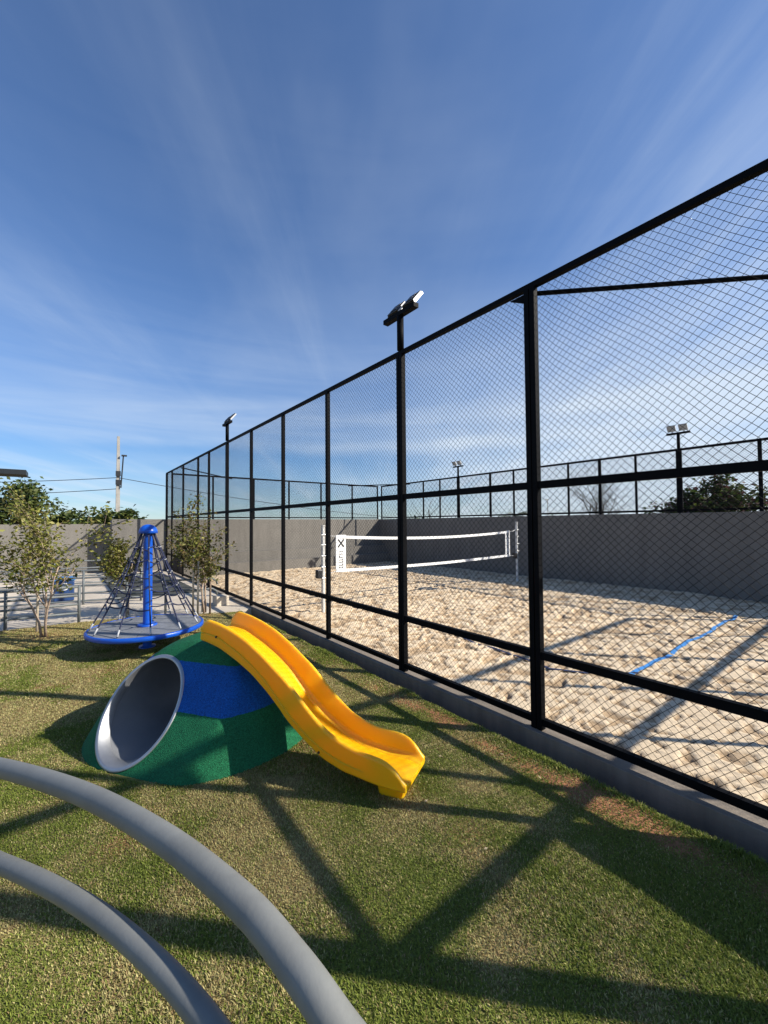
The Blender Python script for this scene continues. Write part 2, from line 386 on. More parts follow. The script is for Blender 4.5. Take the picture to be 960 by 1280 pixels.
prof = [(TR-0.007, 0.045), (TR-0.007, -0.041), (TR-0.003, -0.046), (TR+0.012, -0.046), (TR+0.016, -0.041), (TR+0.016, 0.09)]
vs = [v for (r_, o_) in prof for v in pipe_ring(r_, o_)]
m_.add(vs, [(k*n+q, (k+1)*n+q, (k+1)*n+(q+1) % n, k*n+(q+1) % n) for k in range(len(prof)-1) for q in range(n)])
m_.build('tunnel_rim', MAT['steel'], mound, True)

# ------------------------------------------------------------------ slide
SU = Vector((0.46, -0.888, 0)).normalized(); SW = Vector((-SU.y, SU.x, 0)); SM = Vector((0.973, 3.242, 0))
top_k = [(-0.057,1.056),(-0.033,1.094),(0.000,1.104),(0.114,1.085),(0.229,1.052),(0.372,0.994),(0.515,0.908),(0.620,0.832),(0.715,0.765),(0.810,0.677),(0.925,0.575),(1.030,0.498),(1.144,0.451),(1.240,0.427),(1.354,0.422),(1.430,0.413),(1.487,0.379),(1.535,0.332),(1.559,0.289)]
bot_k = [(-0.057,0.947),(0.000,0.937),(0.114,0.911),(0.286,0.837),(0.429,0.759),(0.553,0.667),(0.648,0.584),(0.734,0.498),(0.858,0.408),(1.001,0.322),(1.144,0.279),(1.335,0.263),(1.559,0.260)]
flo_k = [(-0.057,0.994),(0.000,0.994),(0.114,0.975),(0.286,0.899),(0.429,0.818),(0.553,0.727),(0.648,0.632),(0.734,0.546),(0.858,0.451),(1.001,0.370),(1.144,0.324),(1.335,0.301),(1.507,0.298),(1.559,0.279)]
def smooth_interp(s, k):
    xs = [a for a, b in k]; ys = [b for a, b in k]
    return float(np.mean([np.interp(s+o, xs, ys) for o in (-.03,-.015,0,.015,.03)]))
slide = empty('slide', (SM.x, SM.y, G), 'yellow plastic slide running from the mound top down to the lawn', 'slide')
NS = 110; HW = 0.167; TH = 0.031
sec = []
for q in range(NS+1):
    s_ = -.057 + 1.616*q/NS
    zt_, zb_, zf_ = smooth_interp(s_, top_k), smooth_interp(s_, bot_k), smooth_interp(s_, flo_k)
    if s_ < 0.0: zt_ -= 0.02*((-s_)/.06)**2
    fl = 0.030*math.exp(-((s_-1.505)/0.10)**2)                 # flare at the exit
    hw = HW + 0.012*math.exp(-((s_-1.43)/0.14)**2)
    th = TH; zl = max(zt_, zf_+0.004)
    b_ = min(0.012, (zl-zf_)*0.4)
    rr_ = min(0.03, (zl-zf_)*0.5)
    half = [(hw-0.012, zb_), (hw, zb_+0.012), (hw+0.001, (zb_+zf_)/2), (hw-0.004, zf_+0.35*(zl-zf_)), (hw, zl-b_*1.6), (hw-0.004, zl-b_*.5), (hw-0.012, zl), (hw-th+0.008, zl), (hw-th, zl-b_),
            (hw-th-0.004, zf_+rr_), (hw-th-0.011, zf_+rr_*.4), (hw-th-0.022, zf_+rr_*0.1), (hw-th-0.04, zf_), (hw-th-0.046, zf_-0.004), (hw-th-0.052, zf_), (0.03, zf_+0.001)]
    prof = half + [(-a, b) for a, b in reversed(half)]
    for a, b in prof:
        P = SM + SU*s_ + SW*a; sec.append((P.x, P.y, b))
kp = 32
fs = [(q*kp+j, q*kp+(j+1) % kp, (q+1)*kp+(j+1) % kp, (q+1)*kp+j) for q in range(NS) for j in range(kp)]
fs += [tuple(range(kp-1, -1, -1)), tuple(NS*kp+j for j in range(kp))]
o = MB().add(sec, fs).build('chute', MAT['yellow'], slide); smooth_by_angle(o, 50)
m_ = MB()                                                    # hollow foot under the exit
def sp_(s_, a, z): P = SM + SU*s_ + SW*a; return (P.x, P.y, z)
m_.add([sp_(1.35,-.09,G-.02), sp_(1.50,-.085,G-.02), sp_(1.50,.085,G-.02), sp_(1.35,.09,G-.02), sp_(1.335,-.11,.272), sp_(1.53,-.10,.272), sp_(1.53,.10,.272), sp_(1.335,.11,.272)],
       [(0,3,2,1),(4,5,6,7),(0,1,5,4),(1,2,6,5),(2,3,7,6),(3,0,4,7)])
m_.build('foot', MAT['yellow'], slide, bevel=0.022)
for side in (-1, 1):
    for s_, z in ((0.973, 0.365), (0.1, 0.990)):
        c = Vector(sp_(s_, side*(HW+0.0005), z)); MB().tube([c-SW*side*0.004, c+SW*side*0.006], 0.008, 10).build('bolt', MAT['lamp'], slide)
# moulding line along the outside of each flank
for side in (-1, 1):
    m_ = MB(); pts = []
    for q in range(0, NS-2, 2):
        s_ = -.048 + 1.58*q/NS; zf_ = smooth_interp(s_, flo_k); zb_ = smooth_interp(s_, bot_k)
        pts.append(sp_(s_, side*(HW-0.001), zf_+0.012))
    m_.tube(pts, 0.005, 6).build('moulding_rib', MAT['yellow'], slide, True)

# ------------------------------------------------------------------ rope carousel
CC = Vector((0.902, 6.371, G)); CR = 0.696; CZ = 0.444
car = empty('rope_carousel', CC, 'blue rope climbing carousel with a round grey deck behind the mound', 'carousel')
def cp(r, a, z): return (CC.x+r*math.cos(a), CC.y+r*math.sin(a), z)
for k in range(6):                                           # deck in six plates
    a0, a1 = 2*math.pi*k/6+0.006+.2, 2*math.pi*(k+1)/6-0.006+.2
    m_ = MB(); arc = [a0+(a1-a0)*q/12 for q in range(13)]
    ri = 0.07; ro = CR-0.03
    top = [cp(ro, a, CZ) for a in arc] + [cp(ri, a, CZ) for a in reversed(arc)]
    bot = [(x, y, CZ-0.02) for x, y, z in top]; nn = len(top)
    m_.add(top+bot, [tuple(range(nn)), tuple(range(2*nn-1, nn-1, -1))] + [(q, q+nn, (q+1) % nn+nn, (q+1) % nn) for q in range(nn)])
    m_.build('deck_plate', MAT['deck'], car)
m_ = MB(); m_.lathe([(CR-0.032, CZ-0.004), (CR-0.026, CZ+0.004), (CR-0.008, CZ+0.004), (CR+0.002, CZ-0.006), (CR+0.002, CZ-0.045), (CR-0.02, CZ-0.06), (0.25, CZ-0.085), (0.08, CZ-0.09)], (CC.x, CC.y, 0), 72)
m_.build('rim', MAT['blue'], car, True)
m_ = MB(); m_.lathe([(0.0, G+.012), (0.10, G+.012), (0.105, G-.02), (0.055, G-.02), (0.055, G+.013), (0.05, CZ-.07)], (CC.x, CC.y, 0), 28); m_.build('base', MAT['blue'], car, True)
o = MB().tube([(CC.x, CC.y, CZ), (CC.x, CC.y, 1.74)], 0.056, 24).build('pole', MAT['blue'], car); smooth_by_angle(o)
m_ = MB(); m_.lathe([(0.0, CZ+.022), (0.115, CZ+.022), (0.12, CZ+.012), (0.12, CZ+.001)], (CC.x, CC.y, 0), 28); m_.build('pole_flange', MAT['blue'], car)
m_ = MB(); m_.lathe([(0.0, 1.812), (0.03, 1.81), (0.065, 1.797), (0.095, 1.768), (0.112, 1.73), (0.118, 1.69), (0.108, 1.69), (0.1, 1.73), (0.06, 1.76), (0.0, 1.765)], (CC.x, CC.y, 0), 32)
m_.build('cap', MAT['blue'], car, True)
angs = sorted(math.radians(a) for a in (169, -159, 142, 116, 85, 54, 28, 1.7, -31, -63, -95, -127))
def rope_pt(a, t):
    r = 0.075 + (CR-0.045-0.075)*t - 0.035*math.sin(math.pi*t); z = 1.70 + (CZ+.01-1.70)*t
    return Vector(cp(r, a, z))
ropeob = []
sleeve = MB().tube([(0,0,-.028),(0,0,.028)], 0.0105, 8).mesh('sleeve', MAT['clamp'], smooth=True)
def put_sleeve(p, dirv, parent, sc=1.0):
    o = bpy.data.objects.new('sleeve', sleeve); COL.objects.link(o); o.parent = parent
    o.location = Vector(p) - world_loc(parent); o.rotation_euler = Vector(dirv).to_track_quat('Z', 'Y').to_euler(); o.scale = (1.0, 1.0, sc) if sc > 1 else (.8, .8, sc)
for a in angs:
    r_ = MB().tube([rope_pt(a, t/14) for t in range(15)], 0.0098, 6).build('rope', MAT['rope'], car, True); ropeob.append(r_)
    put_sleeve(rope_pt(a, .965), rope_pt(a, 1)-rope_pt(a, .93), r_, 1.5)
for lev, t in enumerate((.16, .30, .44, .58, .74)):
    for q in range(len(angs)):
        a0, a1 = angs[q], angs[(q+1) % len(angs)]
        t2 = t + (0.035 if (q+lev) % 2 else -0.02)
        p0, p1 = rope_pt(a0, t), rope_pt(a1, t2)
        MB().tube([p0.lerp(p1, k/6)-Vector((0,0,.04*t*math.sin(math.pi*k/6))) for k in range(7)], 0.0085, 6).build('cross_rope', MAT['rope'], car, True)
        put_sleeve(p0, p1-p0, car, 0.36)

# ------------------------------------------------------------------ fences
def wavy(a, z):
    return (0.006*math.sin(5.1*a+1.7*z)+0.005*math.sin(2.3*z-3.1*a)+.003*math.sin(19*z+8*a), 0.007*math.sin(4.3*z+2.2*a)+0.004*math.sin(7*a-2*z)+.003*math.sin(17*a-5*z))
def wire_mesh(parent, place, a0, a1, z0, z1, pitch, rad, seg, name='wire_mesh', sides=4):
    """chain link between a0..a1 (along the fence) and z0..z1; place(a, z, n) -> point"""
    m_ = MB()
    for fam in (1, -1):
        lo = (a0 - z1) if fam == 1 else (a0 + z0); hi = (a1 - z0) if fam == 1 else (a1 + z1)
        c = math.floor(lo/pitch)*pitch
        while c < hi:
            c += pitch                    # fam 1: a - z = c ; fam -1: a + z = c
            if fam == 1: za, zb = max(z0, a0-c), min(z1, a1-c)
            else: za, zb = max(z0, c-a1), min(z1, c-a0)
            if zb-za < 0.02: continue
            k = max(1, int((zb-za)/seg)) if seg else 1
            pts = []
            for q in range(k+1):
                z = za+(zb-za)*q/k; a = (c+z) if fam == 1 else (c-z)
                if seg:
                    da, dz = wavy(a, z)
                    e = min(1, (a-a0)/.1, (a1-a)/.1, (z-z0)/.1, (z1-z)/.1)
                    a += da*e; z += dz*e
                pts.append(place(a, z, 0.0015*fam))
            m_.tube(pts, rad, sides, cap=False)
    return m_.build(name, MAT['wire'], parent, True)
fgroup = 'black chain link fences round the sand court'
def fence(name, label, place, posts, rails, spans, top, base, loc, pitch, rad, seg, wthick=0.06):
    """posts: (a, width, base z); rails: (z, half height, half depth)"""
    root = empty(name, loc, label, 'fence', fgroup)
    def bar(a0, a1, z0, z1, n0, n1):
        m = MB(); c = [place(a, z, nn) for a in (a0, a1) for z in (z0, z1) for nn in (n0, n1)]
        return m.add(c, [(0,1,3,2),(4,6,7,5),(0,4,5,1),(2,3,7,6),(0,2,6,4),(1,5,7,3)])
    for a, wd, zb in posts:
        if wd > 0.08:                       # double profile with a groove between
            h = wd/2
            for sgn in (-1, 1):
                lo, hi = sorted((a+sgn*0.004, a+sgn*h))
                bar(lo, hi, zb, top, -0.028, 0.028).build('post', MAT['black'], root)
            bar(a-0.006, a+0.006, zb, top-0.01, -0.016, 0.016).build('post_web', MAT['black'], root)
        else:
            bar(a-wd/2, a+wd/2, zb, top-0.004, -0.024, 0.024).build('post', MAT['black'], root)
    for i in range(len(posts)-1):
        a0 = posts[i][0]+posts[i][1]/2; a1 = posts[i+1][0]-posts[i+1][1]/2
        for z, hh, hd in rails:
            if z == max(r[0] for r in rails): continue
            bar(a0+0.001, a1-0.001, z-hh, z+hh, -hd, hd).build('rail', MAT['black'], root)
        wire_mesh(root, place, a0, a1, base, top-0.002, pitch, rad, seg)
    z, hh, hd = max(rails)
    bar(posts[0][0]-posts[0][1]/2, posts[-1][0]+posts[-1][1]/2, z-hh, z+hh, -hd, hd).build('top_rail', MAT['black'], root)
    return root
nearY = [(-.96, .10), (0.30, .06), (1.842, .094), (3.491, .096), (5.134, .062), (6.67, .062), (8.216, .062), (9.799, .10), (11.333, .06), (12.447, .06), (14.307, .06), (16.05, .06), (17.0, .14)]
NF = fence('court_fence', 'tall black chain link fence along the near side, on the low grey kerb', lambda a, z, n: (FX+n, a, z),
      [(a, wd, KT+0.004) for a, wd in nearY], [(ZT, .022, .022), (ZM, .029, .022), (ZL, .030, .022), (KT+.068, .026, .022)], None, ZT-0.022, KT+.05, (FX, 8, KT), 0.056, 0.0015, 0.16)
MB().box((FX-.012, NY+.07, KT+.004), (FX+.012, 0.265, 1.06)).build('sheet_panel', MAT['black'], NF)   # solid kick panel of the corner bay
# a horizontal brace across each near corner, at top rail height
for n_, (p0, p1) in enumerate((((FX, 1.842), (FX+2.80, NY)), ((FX, 14.6), (FX+2.4, EY)))):
    MB().tube([(p0[0], p0[1], ZT-.06), (p1[0], p1[1], ZT-.06)], 0.019, 10).build('corner_brace', MAT['black'], NF, True)
for y in (1.842,):
    m = MB(); m.add([(FX-.01, y+.05, ZT-.045), (FX-.01, y+.05, ZT-.12), (FX-.01, y+.19, ZT-.045), (FX+.01, y+.05, ZT-.045), (FX+.01, y+.05, ZT-.12), (FX+.01, y+.19, ZT-.045)],
        [(0,1,2),(5,4,3),(0,3,4,1),(1,4,5,2),(2,5,3,0)]).build('gusset', MAT['black'], NF)
endX = [3.20, 4.68, 6.35, 7.96, 9.60, 11.38, 12.98]
EF = fence('court_fence', 'black chain link fence on the sunlit wall at the far end of the court', lambda a, z, n: (a, EY+0.06+n, z),
      [(a, .06, WT) for a in endX], [(ZT, .03, .03), (WT+.07, .025, .025)], None, ZT-0.03, WT+.05, (8, EY, WT), 0.065, 0.0022, 0)
farY = [-0.75, 0.1, 1.1, 2.06, 3.70, 4.77, 5.79, 6.80, 7.85, 8.89, 9.95, 11.60, 12.68, 13.74, 15.30, 16.92]
farW = {3.70: .13, 11.60: .13, 2.06: .075, 5.79: .08, 9.95: .08}
FF = fence('court_fence', 'black chain link fence on top of the shaded wall along the far side', lambda a, z, n: (FARX+0.06+n, a, z),
      [(a, farW.get(a, .055), WT) for a in farY], [(ZT, .03, .03), (WT+.07, .028, .025)], None, ZT-0.03, WT+.05, (FARX, 8, WT), 0.065, 0.0022, 0)
MB().tube([(FARX, 14.6, ZT-.06), (FARX-2.0, EY, ZT-.06)], 0.024, 8).build('corner_brace', MAT['black'], FF, True)
nendX = [3.075, 4.68, 6.35, 7.96, 9.60, 11.38, 12.98]
fence('court_fence', 'black chain link fence across the near end of the court', lambda a, z, n: (a, NY+n, z),
      [(a, .06 if a > 4 else .03, KT+0.004) for a in nendX], [(ZT, .036, .036), (ZM, .036, .030), (ZL, .036, .030), (KT+.048, .04, .03)], None, ZT-0.036, KT+.05, (8, NY, KT), 0.09, 0.0017, 0)

# kerbs and walls
kb = MB().box((2.935, -1.2, -0.28), (3.10, 17.0, KT)).build('kerb', MAT['kerb'], bevel=0.006)
tag(kb, 'low grey rendered kerb under the near fence beside the lawn', 'kerb')
kb = MB().box((3.103, -1.08, -0.28), (13.0, -0.92, KT)).build('kerb', MAT['kerb'])
tag(kb, 'low grey kerb under the fence across the near end', 'kerb')
far_w = MB().box((FARX, -1.5, -0.28), (FARX+.18, EY+.2, WT)).build('perimeter_wall', MAT['wall'])
tag(far_w, 'long grey wall in shade along the far side of the court', 'wall')
end_w = MB().box((1.30, EY, -0.28), (FARX-.003, EY+.18, WT)).box((1.30, EY+.182, -0.28), (1.46, 17.70, WT-.004)).build('perimeter_wall', MAT['wall'])
tag(end_w, 'sunlit grey wall at the far end of the sand court', 'wall')
left_w = MB().box((-26, 17.70, -0.28), (1.60, 17.88, 1.86)).build('perimeter_wall', MAT['wall'])
tag(left_w, 'sunlit grey boundary wall behind the railings and young trees', 'wall')
st = empty('bleacher', (8, 16.6, SZ), 'two long grey concrete steps at the foot of the far end wall', 'bleacher')
MB().box((3.4, 16.60, -.28), (FARX-.004, EY-.003, .69)).build('step', MAT['wall'], st)
MB().box((3.4, 16.22, -.28), (FARX-.006, 16.597, .29)).build('step', MAT['wall'], st)

# ------------------------------------------------------------------ sand
dx = 0.0235
sx = np.arange(3.102, 13.088, dx); sy = np.arange(-0.92, 16.7, dx)
SXg, SYg = np.meshgrid(sx, sy, indexing='ij')
def sand_h(x, y):
    near = np.clip((x-4.2)/3.0 + (y-2.2)/5.0, 0, 1)
    wx = x + 0.12*(vnoise(x, y, 3.0, 71)-.5); wy = y + 0.12*(vnoise(x, y, 3.0, 73)-.5)
    sst = lambda v, lo, hi: (lambda t: t*t*(3-2*t))(np.clip((v-lo)/(hi-lo), 0, 1))
    busy = np.clip(.25+.75*near + .5*(vnoise(x, y, .7, 99)-.5), 0, 1)
    p1 = sst(vnoise(wx, wy, 9.0, 61), .75-.17*busy, .80-.16*busy)*0.018
    p2 = sst(vnoise(wx, wy, 14.0, 63), .74-.16*busy, .80-.15*busy)*0.018
    p3 = sst(vnoise(wx*.8+wy*.6, wy*.8-wx*.6, 5.0, 67), .80-.08*busy, .88-.08*busy)*0.018
    rim = sst(vnoise(wx+.03, wy-.03, 9.0, 61), .66-.16*busy, .74-.15*busy)*0.006
    lum = (vnoise(wx, wy, 13.0, 91)-.5)*0.007 + (vnoise(x, y, 3.1, 93)-.5)*0.014
    return rim + lum*(.4+.6*busy) - p1 - p2 - p3 + (fbm(x, y, .6, 75, 2)-.5)*0.06
SH = sand_h(SXg, SYg)
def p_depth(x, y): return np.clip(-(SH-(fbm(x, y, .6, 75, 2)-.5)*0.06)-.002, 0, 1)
tone = fbm(SXg, SYg, 1.2, 81, 4)[..., None]; dent_shade = np.clip((p_depth(SXg, SYg))*75, 0, 1)[..., None]
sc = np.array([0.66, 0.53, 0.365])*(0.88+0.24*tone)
sc = sc*(1-.46*dent_shade*np.array([.85, 1.0, 1.15]))*(0.93+0.14*RNG.random(SH.shape))[..., None]  # dents get darker with depth: their shade is painted into the sand colour
sand = np_mesh('sand', np.stack([SXg, SYg, SZ+SH], -1).reshape(-1, 3), grid_faces(len(sx), len(sy)), MAT['sand'], sc.reshape(-1, 3), smooth=True)
tag(sand, kind='structure')

# straps that mark the court
def sandz(x, y): return SZ + float(sand_h(np.array([x]), np.array([y]))[0])
def strap(pts, wd, m, label, slack=0.03, bury=0.0):
    mb = MB(); vs = []; k = 0
    P = []
    for (x0, y0), (x1, y1) in zip(pts[:-1], pts[1:]):
        nn = int(math.hypot(x1-x0, y1-y0)/0.06)
        for q in range(nn): P.append((x0+(x1-x0)*q/nn, y0+(y1-y0)*q/nn))
    P.append(pts[-1])
    zs = np.array([max(sandz(*p), sandz(p[0]+.02, p[1]+.02)) for p in P]); zs = np.convolve(np.pad(zs, 2, 'edge'), np.ones(5)/5, 'valid')+0.008-bury
    for q, (x, y) in enumerate(P):
        x1, y1 = P[min(q+1, len(P)-1)]; x0, y0 = P[max(q-1, 0)]
        t = Vector((x1-x0, y1-y0, 0)).normalized(); nrm = Vector((-t.y, t.x, 0))
        wob = slack*math.sin(q*.21)+slack*.5*math.sin(q*.53)
        c = Vector((x, y, zs[q])) + nrm*wob
        vs += [c-nrm*wd/2, c+nrm*wd/2, c+nrm*wd/2+Vector((0,0,.003)), c-nrm*wd/2+Vector((0,0,.003))]
    fs = [(q*4+j, q*4+(j+1) % 4, q*4+4+(j+1) % 4, q*4+4+j) for q in range(len(P)-1) for j in range(4)]
    mb.add(vs, fs)
    return tag(mb.build('boundary_strap', m), label, 'court line', 'straps that mark the court')
strap([(5.55, 2.13), (10.75, 2.12)], 0.06, MAT['strap'], 'bright blue strap crossing the sand towards the shaded wall', .02)
strap([(5.72, 2.1), (5.02, 2.9), (5.35, 5.2), (5.3, 9.0), (5.35, 14.2)], 0.05, MAT['navystrap'], 'dark navy strap lying on the sand along the near fence', .03)

# ------------------------------------------------------------------ net
NYp = 7.85
def net_post(x, zt_, label):
    r = empty('net_post', (x, NYp, SZ), label, 'net post', 'net posts')
    o = MB().tube([(x, NYp, SZ-.1), (x, NYp, zt_)], 0.038, 16).build('tube', MAT['postwhite'], r); smooth_by_angle(o)
    MB().tube([(x, NYp, zt_), (x, NYp, zt_+.02)], 0.05, 16).build('top_cap', MAT['postwhite'], r, False)
    for z in (0.62, 0.86, 1.1, 1.34, 1.56): MB().tube([(x-.06, NYp-.045, z), (x+.06, NYp-.045, z)], 0.012, 8).build('hook', MAT['steel'], r)
    MB().box((x-.16, NYp-.06, .62), (x-.05, NYp+.06, .80)).build('winch', MAT['lamp'], r, bevel=.01)
    return r
net_post(4.46, 1.75, 'left white net post standing in the sand near the fence')
net_post(11.72, 1.80, 'right white net post in front of the shaded wall')
net = empty('net', (8.0, NYp, 0.7), 'white bordered net sagging across the sand court', 'net')
XL, XR = 4.80, 11.32
def tz(x): t = (x-XL)/(XR-XL); return 1.51 - 0.10*4*t*(1-t) - .01*t
def bz(x): t = (x-XL)/(XR-XL); return 0.75 - 0.045*4*t*(1-t) - .01*t
def tape(x0, x1, f, hh, name, parent=net, nseg=40):
    vs = []
    for q in range(nseg+1):
        x = x0+(x1-x0)*q/nseg; z = f(x); y = NYp + .012*math.sin(x*2.1)
        vs += [(x, y-.006, z-hh), (x, y+.006, z-hh), (x, y+.006, z+hh), (x, y-.006, z+hh)]
    fs = [(q*4+j, q*4+(j+1) % 4, q*4+4+(j+1) % 4, q*4+4+j) for q in range(nseg) for j in range(4)]
    fs += [(3,2,1,0), tuple(nseg*4+j for j in range(4))]
    return MB().add(vs, fs).build(name, MAT['white'], parent)
tape(XL, XR, tz, .034, 'top_tape'); tape(XL, XR, bz, .034, 'bottom_tape')
bands = []
for x0, x1 in ((XL-.01, XL+.25), (XR-.22, XR+.01)):
    b_ = MB().box((x0, NYp-.010, bz(x0)-.036), (x1, NYp+.010, tz(x0)+.036)).build('side_band', MAT['white'], net); bands.append((b_, x0, x1))
# illegible dark printing running up each band
rl = random.Random(3)
for b_, x0, x1 in bands:
    mb = MB(); xc = (x0+x1)/2; z = 0.80
    while z < 1.22:
        hgt = rl.uniform(.03, .055); wl = .055
        mb.box((xc-wl, NYp-.014, z), (xc+wl, NYp-.0105, z+.012))
        if rl.random() < .6: mb.box((xc-wl, NYp-.014, z+.0125), (xc-wl+.02, NYp-.0105, z+hgt))
        if rl.random() < .6: mb.box((xc+wl-.02, NYp-.014, z+.0125), (xc+wl, NYp-.0105, z+hgt))
        z += hgt+.022
    for sgn in (-1, 1):
        mb.obox((xc, NYp-.0125 - .001*sgn, 1.36), (.075, 0, .085*sgn), (0, .0008, 0), (-.012*sgn, 0, .012))
    mb.build('printing', MAT['lamp'], b_)
mb = MB()
x = XL+.27
while x < XR-.23:
    mb.tube([(x, NYp, bz(x)+.03), (x, NYp, tz(x)-.03)], .0012, 3, cap=False); x += .1
for k in range(1, 7):
    f = k/7
    mb.tube([(xx, NYp, bz(xx)*(1-f)+tz(xx)*f) for xx in np.linspace(XL+.25, XR-.22, 14)], .0012, 3, cap=False)
mb.build('net_mesh', MAT['wire'], net)
for (xa, xb, z0, z1) in ((4.50, XL, 1.58, 1.52), (4.50, XL, .72, .74), (XR, 11.68, 1.50, 1.56), (XR, 11.68, .74, .72)):
    MB().tube([(xa, NYp, z0), ((xa+xb)/2, NYp, (z0+z1)/2-.02), (xb, NYp, z1)], .007, 6).build('tie_rope', MAT['clamp'], net)

# ------------------------------------------------------------------ court lamps
lg = 'floodlights on the fence posts'
def lamp(x, y, face, ztop, label):
    """face +1: aims towards +X (court is on that side)"""
    r = empty('floodlight', (x, y, ZT), label, 'floodlight', lg)
    MB().tube([(x, y, ZT+.037), (x, y, ztop)], .040, 12).build('pole', MAT['black'], r, True)
    MB().box((x-.035, y-.27, ztop), (x+.035, y+.27, ztop+.05)).build('crossbar', MAT['black'], r)
    th = math.radians(50); dv = Vector((face*math.cos(th), 0, math.sin(th))); nv_ = Vector((face*math.sin(th), 0, -math.cos(th)))
    for sy_ in (-.135, .135):
        c = Vector((x, y+sy_, ztop+.06)) + dv*.118
        h = MB().obox(c - nv_*.02, dv*.095, (0,.092,0), nv_*.016).build('lamp_head', MAT['lamp'], r, bevel=.006)
        m_ = MB().obox(c - nv_*.040, dv*.06, (0,.05,0), nv_*.0045); m_.build('driver_box', MAT['lamp'], h, bevel=.003)
        for e_ in (-1, 1):
            m_ = MB().obox(c + Vector((0, e_*.0955, 0)) - nv_*.004, dv*.098, (0,.003,0), nv_*.014); m_.build('frame', MAT['lampside'], h)
        MB().obox(c - nv_*.0015, dv*.088, (0,.084,0), nv_*.0022).build('glass', MAT['lampglass'], h)
        MB().obox(c - dv*.114 + nv_*.0, dv*.02, (0,.012,0), nv_*.012).build('bracket', MAT['black'], h)
    return r
lamp(FX, 3.491, 1, 4.17, 'nearest twin floodlight on the tall near fence, seen from below')
lamp(FX, 9.799, 1, 4.17, 'smaller twin floodlight further down the near fence, above the young tree')
lamp(FARX+.06, 3.70, -1, 4.17, 'twin floodlight on the far side fence left of the green flowering tree')
lamp(FARX+.06, 11.60, -1, 4.17, 'twin floodlight on the far side fence just right of the net centre')

# ------------------------------------------------------------------ foreground climbing hoops
def catmull(P, n=14):
    P = [Vector(p) for p in P]; P = [P[0]*2-P[1]] + P + [P[-1]*2-P[-2]]; out = []
    for i in range(1, len(P)-2):
        for k in range(n):
            t = k/n; a, b, c, d_ = P[i-1], P[i], P[i+1], P[i+2]
            out.append(0.5*((2*b)+(c-a)*t+(2*a-5*b+4*c-d_)*t*t+(3*b-a-3*c+d_)*t**3))
    out.append(P[-2]); return out
hoops = empty('pipe_climber', (-.2, 1.8, G), 'grey bent pipe climbing frame in the foreground at lower left', 'climbing frame')
P1 = [(-.95,3.25,.03),(-.86,3.1,.40),(-.62,2.75,.70),(-.338,2.334,.872),(-.171,2.011,.939),(.045,1.545,1.000),(.193,1.148,1.036),(.287,.845,1.042),(.325,.680,1.03),(.347,.570,1.01),(.40,.42,.93),(.43,.28,.74),(.44,.2,.40),(.44,.18,.03)]
P2 = [(-.85,2.75,.03),(-.76,2.62,.35),(-.55,2.3,.60),(-.271,1.905,.775),(-.133,1.602,.848),(.009,1.298,.896),(.114,1.049,.920),(.196,.819,.925),(.25,.63,.90),(.30,.46,.80),(.32,.36,.60),(.32,.32,.30),(.32,.31,.03)]
for P, rad_ in ((P1, .0297), (P2, .0222)):
    MB().tube(catmull(P), rad_, 28).build('bent_pipe', MAT['pipe'], hoops, True)

# ------------------------------------------------------------------ railings
rg = 'grey tubular railings along the ramp'
def railing(label, pts, z0, h, levels, endloop=False):
    r = empty('railing', (pts[0][0], pts[0][1], z0), label, 'railing', rg)
    for (x, y) in pts: MB().tube([(x, y, z0), (x, y, z0+h)], .022, 8).build('post', MAT['rail'], r, True)
    for lv in levels:
        a, b = pts[0], pts[-1]
        ln = [(x, y, z0+h*lv) for x, y in pts]
        if endloop:
            x, y = pts[-1]; ln += [(x+.18, y, z0+h*lv), (x+.25, y, z0+h*lv-.05), (x+.27, y, z0+h*lv-.12)]
        MB().tube(ln, .019, 8).build('rail', MAT['rail'], r, True)
    return r
railing('front grey railing at the lawn edge, left of the carousel', [(-4.4, 9.2), (-2.6, 8.98), (-.72, 8.80), (.21, 8.69)], .14, .64, (.97, .74, .51, .28))
railing('grey handrail with a rounded end beside the fence, right of the carousel', [(.9, 8.66), (1.5, 8.53), (2.09, 8.29)], .14, .64, (.97, .66), True)
railing('taller grey railing behind, in front of the boundary wall', [(-5.2, 11.9), (-3.4, 11.6), (-1.5, 11.2), (.33, 10.7), (1.35, 10.45)], .06, .80, (.99, .80, .6, .4, .2))
railing('farthest grey railing at the foot of the sunlit wall', [(-6.2, 15.0), (-4.2, 14.6), (-2.2, 14.2), (-.2, 13.8), (1.5, 13.5)], .06, .80, (.99, .75, .5, .25))
tag(MB().box((.95, 10.8, .10), (2.70, 16.4, .141)).build('shade_strip', MAT['walkshade']), kind='structure')  # added dark strip: shade on the ground behind the carousel, laid as colour
# ramp slabs between the railings
mb = MB(); mb.add([(-9, 11.0, .0), (1.5, 9.75, .0), (1.5, 10.5, .0), (-9, 12.2, .0), (-9, 11.0, .45), (1.5, 9.75, .10), (1.5, 10.5, .10), (-9, 12.2, .45)],
   [(0,3,2,1),(4,5,6,7),(0,1,5,4),(1,2,6,5),(2,3,7,6),(3,0,4,7)])
tag(mb.build('ramp', MAT['conc']), kind='structure')
tag(MB().box((2.45, 8.65, .05), (2.70, 8.95, .33)).build('concrete_block', MAT['conc'], bevel=.01), 'pale concrete block beside the kerb behind the right young tree', 'block')
bb = empty('blue_bin', (.02, 11.6, .14), 'blue bin behind the railings left of the carousel', 'bin')
MB().box((-.17, 11.45, .14), (.19, 11.75, .58)).build('body', MAT['binblue'], bb, bevel=.02)
MB().box((-.19, 11.43, .583), (.21, 11.77, .65)).build('lid', MAT['strap'], bb, bevel=.02)
MB().lathe([(.055, -.002), (.075, -.002), (.075, .002), (.055, .002), (.055, -.002)], (0, 0, 0), 20)
ring = MB()
